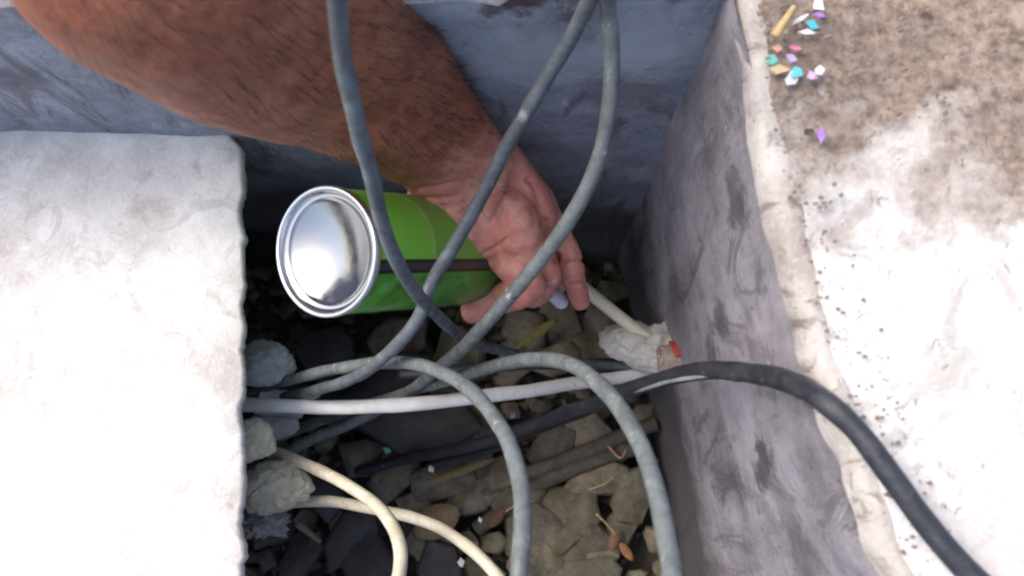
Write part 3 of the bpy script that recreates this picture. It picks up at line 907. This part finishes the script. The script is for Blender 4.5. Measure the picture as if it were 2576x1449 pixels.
# hairs on the forearm
bm = bmesh.new()
polys = body_me.polygons
cand = [p for p in polys if p.normal.dot(p.center - camp) < 0.25*(p.center-camp).length]
random.seed(5)
EL = D(600, 60, 0.44)
adir = (D(1150, 430, 0.555) - D(700, 120, 0.455)).normalized()
cnt = 0
while cnt < 2600:
    p = random.choice(cand)
    t = (p.center - W0).dot(AXH)/LEN
    lim = 1.0 if t < 0.15 else max(0.0, 0.75 - t*0.75)
    if t > 1.1 or random.random() > lim: continue
    if noise.noise(p.center*55) < random.uniform(-0.9, -0.1): continue
    n = p.normal
    dirv = (adir + 0.55*n.cross(adir)*(noise.noise(p.center*25) + 0.35)*1.6 + Vector((random.uniform(-.3, .3), random.uniform(-.3, .3), random.uniform(-.3, .3)))).normalized()
    dirv = (dirv - n*dirv.dot(n)).normalized()
    L = random.uniform(0.007, 0.021)*(1.0 if t < 0.1 else 0.6)
    wv = n.cross(dirv)*random.uniform(0.00011, 0.00019)
    s = p.center + Vector((random.uniform(-1, 1), random.uniform(-1, 1), random.uniform(-1, 1)))*0.0004
    q = [s + dirv*(L*f) + n*(L*h_) + n.cross(dirv)*(L*k_*random.uniform(-1, 1)) for f, h_, k_ in ((0, -0.02, 0), (0.35, 0.20, 0.05), (0.7, 0.30, 0.12), (0.95, 0.30, 0.22))]
    vs = [(bm.verts.new(a - wv*(1-i*0.28)), bm.verts.new(a + wv*(1-i*0.28))) for i, a in enumerate(q)]
    for a, b in zip(vs, vs[1:]):
        bm.faces.new((a[0], a[1], b[1], b[0]))
    cnt += 1
me = bpy.data.meshes.new('arm_hair'); bm.to_mesh(me); bm.free()
hr = link('arm_hair', me, person, M_HAIR, False); hr['kind'] = 'stuff'

# ================================================================== CABLES
def cable(pts, dia, mat, label, group=None, flat=1.0, up=None, name='cable', cat='cable', n=12):
    P = catmull([D(x, y, d) for x, y, d in pts], n)
    P = [p + Vector((noise.noise(p*16), noise.noise(p*16 + Vector((5, 5, 5))), 0))*0.0013 + Vector((noise.noise(p*48), noise.noise(p*48 + Vector((5, 5, 5))), 0))*0.0004 for p in P]
    bm = bmesh.new()
    tube(bm, P, dia/2, 16, flat, up, 0.09)
    o = obj(name, bm, mat)
    return tag(o, label, cat, group)
G1 = 'grey cables looping through the pit'
cable([(840, -320, .28), (838, -120, .31), (850, 20, .335), (866, 150, .352), (900, 320, .375), (937, 455, .405), (962, 560, .430), (1002, 660, .455), (1055, 742, .49), (1120, 812, .54), (1185, 858, .60), (1300, 890, .66), (1480, 912, .70), (1610, 925, .715), (1672, 930, .722)], 0.0068, M_GREY,
      'grey cable hanging down across the forearm and the green can', G1)
cable([(1640, -320, .30), (1560, -150, .36), (1492, -10, .405), (1440, 90, .43), (1390, 170, .445), (1330, 272, .455), (1270, 375, .47), (1212, 490, .485), (1150, 610, .495), (1092, 705, .50), (1055, 790, .505), (1000, 862, .515), (930, 922, .545), (855, 960, .59), (750, 990, .64), (640, 1010, .68), (520, 1030, .70)], 0.0070, M_GREY,
      'grey cable slanting from top centre over the wrist to the lower left', G1)
cable([(1480, -420, .26), (1510, -200, .33), (1528, -20, .40), (1540, 100, .425), (1538, 215, .435), (1518, 335, .445), (1482, 450, .455), (1425, 565, .465), (1350, 665, .48), (1268, 762, .495), (1185, 848, .53), (1110, 920, .59), (1030, 985, .650), (925, 1045, .668), (800, 1098, .675), (700, 1145, .675), (600, 1190, .68)], 0.0073, M_GREY2,
      'pale grey cable hooking down from the top past the fingertips', G1)
cable([(520, 1010, .68), (640, 980, .66), (760, 945, .625), (870, 918, .59), (975, 906, .555), (1075, 920, .515), (1160, 962, .48), (1230, 1025, .45), (1280, 1105, .425), (1308, 1200, .41), (1316, 1300, .395), (1311, 1400, .385), (1300, 1520, .38), (1280, 1700, .37), (1240, 2000, .36), (1150, 2500, .36), (1000, 3100, .37), (700, 3600, .38)], 0.0072, M_GREY2,
      'grey cable arching from the left and dropping out at bottom centre', G1)
cable([(560, 1165, .69), (690, 1100, .69), (850, 1042, .685), (1000, 996, .665), (1130, 955, .615), (1240, 920, .555), (1340, 904, .51), (1430, 915, .47), (1503, 958, .44), (1562, 1025, .415), (1610, 1112, .395), (1645, 1212, .375), (1670, 1320, .36), (1688, 1440, .345), (1700, 1560, .33), (1710, 1750, .32), (1720, 2100, .31), (1750, 2700, .31), (1850, 3400, .32), (2300, 4200, .32)], 0.0074, M_GREY2,
      'grey cable arching beside the right wall down to the bottom edge', G1)
cable([(480, 1012, .64), (654, 1019, .635), (800, 1021, .632), (1000, 1017, .632), (1150, 1005, .64), (1300, 985, .655), (1450, 962, .68), (1570, 946, .705), (1668, 933, .722)], 0.0092, M_WHITE,
      'straight white cable running across from the left to the conduit', None, 0.8, (0.1, 0.1, 1))
cable([(4600, 4300, .305), (3500, 2700, .322), (2700, 1700, .344), (2420, 1420, .352), (2250, 1200, .358), (2160, 1085, .362), (2075, 1012, .368), (2000, 966, .39), (1905, 936, .425), (1800, 930, .465), (1700, 945, .51), (1600, 974, .555), (1500, 1008, .60), (1400, 1045, .65), (1300, 1082, .69), (1180, 1120, .73), (1040, 1150, .77), (900, 1180, .80)], 0.0089, M_BLACK,
      'thick black cable bending over the right rim', None)
cable([(1590, 990, .60), (1500, 1020, .635), (1400, 1058, .675), (1310, 1092, .71), (1200, 1140, .75), (1080, 1170, .78)], 0.0085, M_BLACK,
      'second black cable running beside the thick one over the stones', None)
cable([(1668, 918, .720), (1600, 915, .715), (1500, 916, .71), (1400, 912, .70), (1280, 915, .695), (1150, 930, .70), (1000, 940, .71)], 0.0095, M_BLACK,
      'black flat cable entering the conduit above the white one', None, 0.6, (0, 0.3, 1))
G2 = 'cream cables at lower left'
cable([(560, 1100, .675), (650, 1125, .655), (735, 1152, .63), (830, 1192, .605), (915, 1243, .58), (975, 1300, .56), (1005, 1360, .545), (1008, 1425, .535), (992, 1500, .53), (960, 1650, .53), (880, 1850, .55), (740, 2000, .60)], 0.0076, M_CREAM,
      'cream cable curling downward at lower left, the upper of two', G2)
cable([(540, 1290, .65), (654, 1276, .64), (750, 1262, .635), (850, 1260, .63), (975, 1284, .615), (1080, 1315, .60), (1165, 1362, .585), (1235, 1425, .57), (1290, 1510, .56), (1350, 1650, .55), (1370, 1850, .56), (1300, 2050, .60)], 0.0072, M_CREAM,
      'cream cable from the big foam seal crossing under the other', G2)
G3 = 'muddy cables lying on the stones'
cable([(1090, 1290, .802), (1180, 1262, .798), (1290, 1205, .798), (1400, 1160, .798), (1500, 1122, .798), (1590, 1085, .798), (1650, 1065, .796)], 0.0125, M_OLDC,
      'muddy brown cable half sunk among the stones, upper of the pair', G3)
cable([(1200, 1330, .798), (1280, 1268, .796), (1345, 1222, .796), (1440, 1178, .796), (1540, 1142, .796), (1620, 1118, .796)], 0.0125, M_OLDC,
      'muddy brown cable half sunk among the stones, lower of the pair', G3)

thick = [o for o in COL.objects if o.get('label', '').startswith('thick black')][0]
bm = bmesh.new()
P = catmull([D(x, y, d) for x, y, d in [(1800, 941, .4615), (1745, 947, .4815), (1690, 955, .509), (1640, 970, .5305), (1600, 984, .5505)]], 8)
tube(bm, P, [0.0008 + 0.0016*math.sin(math.pi*(i+0.6)/(len(P)+0.6))**0.5 for i in range(len(P))], 10, 0.5)
o = obj('pale_strip', bm, plastic('pale_sheath', (0.30, 0.32, 0.34), (0.16, 0.17, 0.18), (0.5, 0.52, 0.53), 0.35, 0.8), thick); o['label'] = 'narrow pale strip along the black sheath'  # narrow paler strip laid along the cable
# ================================================================== LITTER
def leafy(name, x, y, z, L, W, rot, col, label, cat, curl=0.3, thick=0.0006):
    m_ = flatmat(name, col, 0.75)
    bm = bmesh.new()
    c = Z(x, y, z); n = 9; G = []
    for i in range(n):
        t = i/(n-1)
        wd = W*math.sin(math.pi*(0.06+0.88*t))**0.8
        row = []
        for j in range(3):
            a = j-1
            p = Vector(((t-0.5)*L, a*wd/2, curl*L*(t-0.5)**2 + abs(a)*wd*0.15 + 0.0006*noise.noise(Vector((t*9, a, x)))))
            row.append(bm.verts.new(c + Matrix.Rotation(rot, 3, 'Z') @ p))
        G.append(row)
    for i in range(n-1):
        for j in range(2):
            bm.faces.new((G[i][j], G[i][j+1], G[i+1][j+1], G[i+1][j]))
    r = bmesh.ops.extrude_face_region(bm, geom=list(bm.faces))
    for g_ in r['geom']:
        if isinstance(g_, bmesh.types.BMVert): g_.co.z -= thick
    return tag(obj(name, bm, m_), label, cat)
leafy('leaf', 1350, 838, 0.045, 0.040, 0.0085, 0.62, (0.21, 0.18, 0.06), 'narrow olive yellow leaf lying on stones below the hand', 'leaf')
leafy('leaf', 1575, 1385, 0.03, 0.016, 0.007, 2.2, (0.26, 0.12, 0.05), 'small orange dead leaf on stones at bottom near the right wall', 'leaf')
leafy('leaf', 1545, 1355, 0.028, 0.016, 0.008, 1.2, (0.20, 0.10, 0.05), 'brown curled leaf above the orange one on the stones', 'leaf')
leafy('leaf', 1140, 1190, 0.026, 0.070, 0.007, 0.33, (0.22, 0.17, 0.08), 'long dry yellowish leaf blade lying on dark stones', 'leaf', 0.05)
leafy('leaf', 1250, 1300, 0.03, 0.018, 0.009, 0.9, (0.13, 0.06, 0.035), 'dark reddish leaf scrap left of the middle grey cable', 'leaf')
leafy('leaf', 1100, 1310, 0.03, 0.038, 0.026, 0.5, (0.22, 0.16, 0.08), 'broad tan dead leaf between the two cream cables', 'leaf')
def stick(pts, r, col, label, cat='twig', name='twig'):
    bm = bmesh.new()
    P = catmull([Z(x, y, z) for x, y, z in pts], 6)
    tube(bm, P, [r*(1-0.4*i/len(P)) for i in range(len(P))], 8, 1, None, 0.3)
    return tag(obj(name, bm, flatmat(name, col, 0.8)), label, cat)
stick([(748, 1312, .06), (775, 1335, .058), (806, 1360, .05)], 0.0032, (0.24, 0.20, 0.14), 'short tan twig below the lower cream cable at left')
stick([(1270, 1285, .03), (1310, 1262, .034), (1345, 1258, .03)], 0.0012, (0.34, 0.28, 0.18), 'thin straw stalk left of the middle grey cable')
stick([(1480, 1230, .035), (1520, 1215, .037), (1545, 1195, .035)], 0.0010, (0.36, 0.31, 0.17), 'thin yellow stalk on the oblong stone by the right wall')
stick([(1500, 1290, .03), (1530, 1320, .03), (1550, 1345, .03)], 0.0011, (0.30, 0.25, 0.13), 'bent yellow stalk among small stones near the right wall')
stick([(1530, 1120, .035), (1560, 1150, .04), (1575, 1130, .04)], 0.0012, (0.36, 0.20, 0.14), 'pinkish curled stalk at the end of the muddy cables')
# scraps on the stones
def scrap(p, sx, sy, rot, mat, label, group, tilt=(0, 0), thick=0.0005, nm='confetti', cat='confetti'):
    bm = bmesh.new()
    k = random.choice([4, 4, 5, 5])
    mt = Matrix.Rotation(rot, 3, 'Z') @ Matrix.Rotation(tilt[0], 3, 'X') @ Matrix.Rotation(tilt[1], 3, 'Y')
    a, b = [], []
    for i in range(k):
        t = 2*math.pi*i/k + random.uniform(-.25, .25)
        q = Vector((math.cos(t)*sx/2*random.uniform(.8, 1.1), math.sin(t)*sy/2*random.uniform(.8, 1.1), random.uniform(-.1, .1)*sx))
        a.append(bm.verts.new(p + mt @ q)); b.append(bm.verts.new(p + mt @ (q + Vector((0, 0, thick)))))
    bm.faces.new(list(reversed(a))); bm.faces.new(b)
    for i in range(k):
        bm.faces.new((a[i], a[(i+1) % k], b[(i+1) % k], b[i]))
    return tag(obj(nm, bm, mat, None, False), label, cat, group)
C = {'teal': (0.02, 0.42, 0.36), 'cyan': (0.06, 0.50, 0.60), 'white': (0.8, 0.8, 0.8), 'pink': (0.62, 0.12, 0.30), 'lilac': (0.55, 0.42, 0.70), 'violet': (0.30, 0.14, 0.55), 'salmon': (0.72, 0.34, 0.25), 'tan': (0.5, 0.38, 0.2), 'black': (0.03, 0.03, 0.035)}
def paper(name, v):
    m = MB(name)
    k = m.mix(m.ramp(m.noise(230, 6, 0.7), [(0.42, 0.0), (0.72, 0.75)]), v, (0.36, 0.29, 0.23))
    return m.set(k, 0.6)
CMAT = {k: paper(k + '_paper', v) for k, v in C.items()}
GC = 'confetti scraps on the ground beside the pit'
conf = [ # x, y, size x, size y (photo px), rot, colour, label
 (1940, 150, 24, 22, .3, 'teal', 'teal confetti scrap nearest the pit rim'),
 (2003, 183, 26, 30, .8, 'cyan', 'cyan confetti scrap touching a white one on the ground'),
 (1990, 200, 34, 22, 2.1, 'white', 'white confetti scrap overlapping the cyan one'),
 (1955, 122, 22, 16, .2, 'salmon', 'salmon confetti scrap above the teal one'),
 (2003, 122, 26, 12, .4, 'pink', 'dark pink confetti scrap right of the salmon one'),
 (2042, 64, 26, 20, .4, 'cyan', 'pale cyan confetti scrap near the top right on brown dirt'),
 (2012, 50, 40, 14, 2.6, 'white', 'long white confetti strip beside the tan straw piece'),
 (2030, 82, 34, 12, .1, 'white', 'white confetti sliver below the cyan scrap'),
 (2058, 40, 24, 14, .3, 'violet', 'violet confetti scrap at the upper right of the dirt'),
 (2060, 14, 30, 26, .9, 'white', 'white confetti square at the top right of the dirt'),
 (1992, 146, 24, 16, .5, 'lilac', 'pale lilac confetti scrap below the dark pink one'),
 (1960, 175, 44, 22, .3, 'tan', 'broad tan paper scrap left of the cyan confetti'),
 (2044, 190, 26, 18, .3, 'lilac', 'lilac confetti scrap right of the cyan and white pair'),
 (2062, 178, 20, 22, 1.0, 'white', 'small white confetti scrap right of the lilac one'),
 (2066, 340, 16, 36, .1, 'violet', 'violet confetti scrap lying alone on the white paving'),
 (2036, 332, 22, 16, .3, 'black', 'dark grit chip lying left of the lone violet scrap')]
for (x, y, sx, sy, rot, cn, lab) in conf:
    p = Z(x, y, H + 0.0062 + random.uniform(0, .002))
    px = 0.39*K/F*1.0
    scrap(p, sx*px*1.45, sy*px*1.45, -rot, CMAT[cn], lab, GC, (random.uniform(-.2, .2), random.uniform(-.2, .2)))
o = stick([(1948, 92, H+.011), (1975, 52, H+.013), (1998, 18, H+.012)], 0.0022, (0.52, 0.38, 0.18), 'tan straw piece lying on the dirt at the top right', 'straw piece', 'straw_piece')
for (x, y, z, s, cn, lab) in [(975, 1130, .05, 26, 'teal', 'tiny teal glitter bit on dark stones below the slate'), (1085, 1178, .045, 24, 'white', 'small pale chip on dark stones right of the teal bit'), (1208, 1306, .04, 18, 'white', 'bright white speck just above the lower cream cable'), (1160, 1412, .04, 26, 'white', 'white chip at bottom beside the lower cream cable'), (1358, 765, .06, 18, 'salmon', 'pink chip on stones just under the little finger'), (1290, 1045, .05, 18, 'violet', 'tiny violet glitter bit below the white cable')]:
    px = 0.78*K/F
    scrap(Z(x, y, z), s*px, s*px*0.7, random.random()*3, CMAT[cn], lab, 'bright scraps among the stones')
# dry grit and crumbs on the rim and paving, too many to count
bm = bmesh.new()
for i in range(1700):
    v = random.uniform(-10, 560)
    r_ = abs(random.gauss(0, 0.05)) * (1.0 if v < 110 else 0.32)
    if v > 110 and (random.random() < 0.8 or r_ > 0.02): continue
    p = rt(v) + Vector((0.002 + r_, random.uniform(-.01, .01), 0))
    p.z = H + 0.006
    s = random.choice([0.0004, 0.0005, 0.0006, 0.0008, 0.0012]) * (1 if v < 120 else 0.8)
    vs = ball(bm, Vector(), s, 1)
    for q in vs:
        q.co = Vector((q.co.x*1.3, q.co.y, q.co.z*0.7))*(1+0.5*noise.noise(q.co*900+p*90)) + p
o = obj('grit', bm, M_MUD if False else flatmat('grit', (0.24, 0.18, 0.14), 0.9), None, False); o['kind'] = 'stuff'
o['label'] = 'brown grit and crumbs scattered along the pit rim'
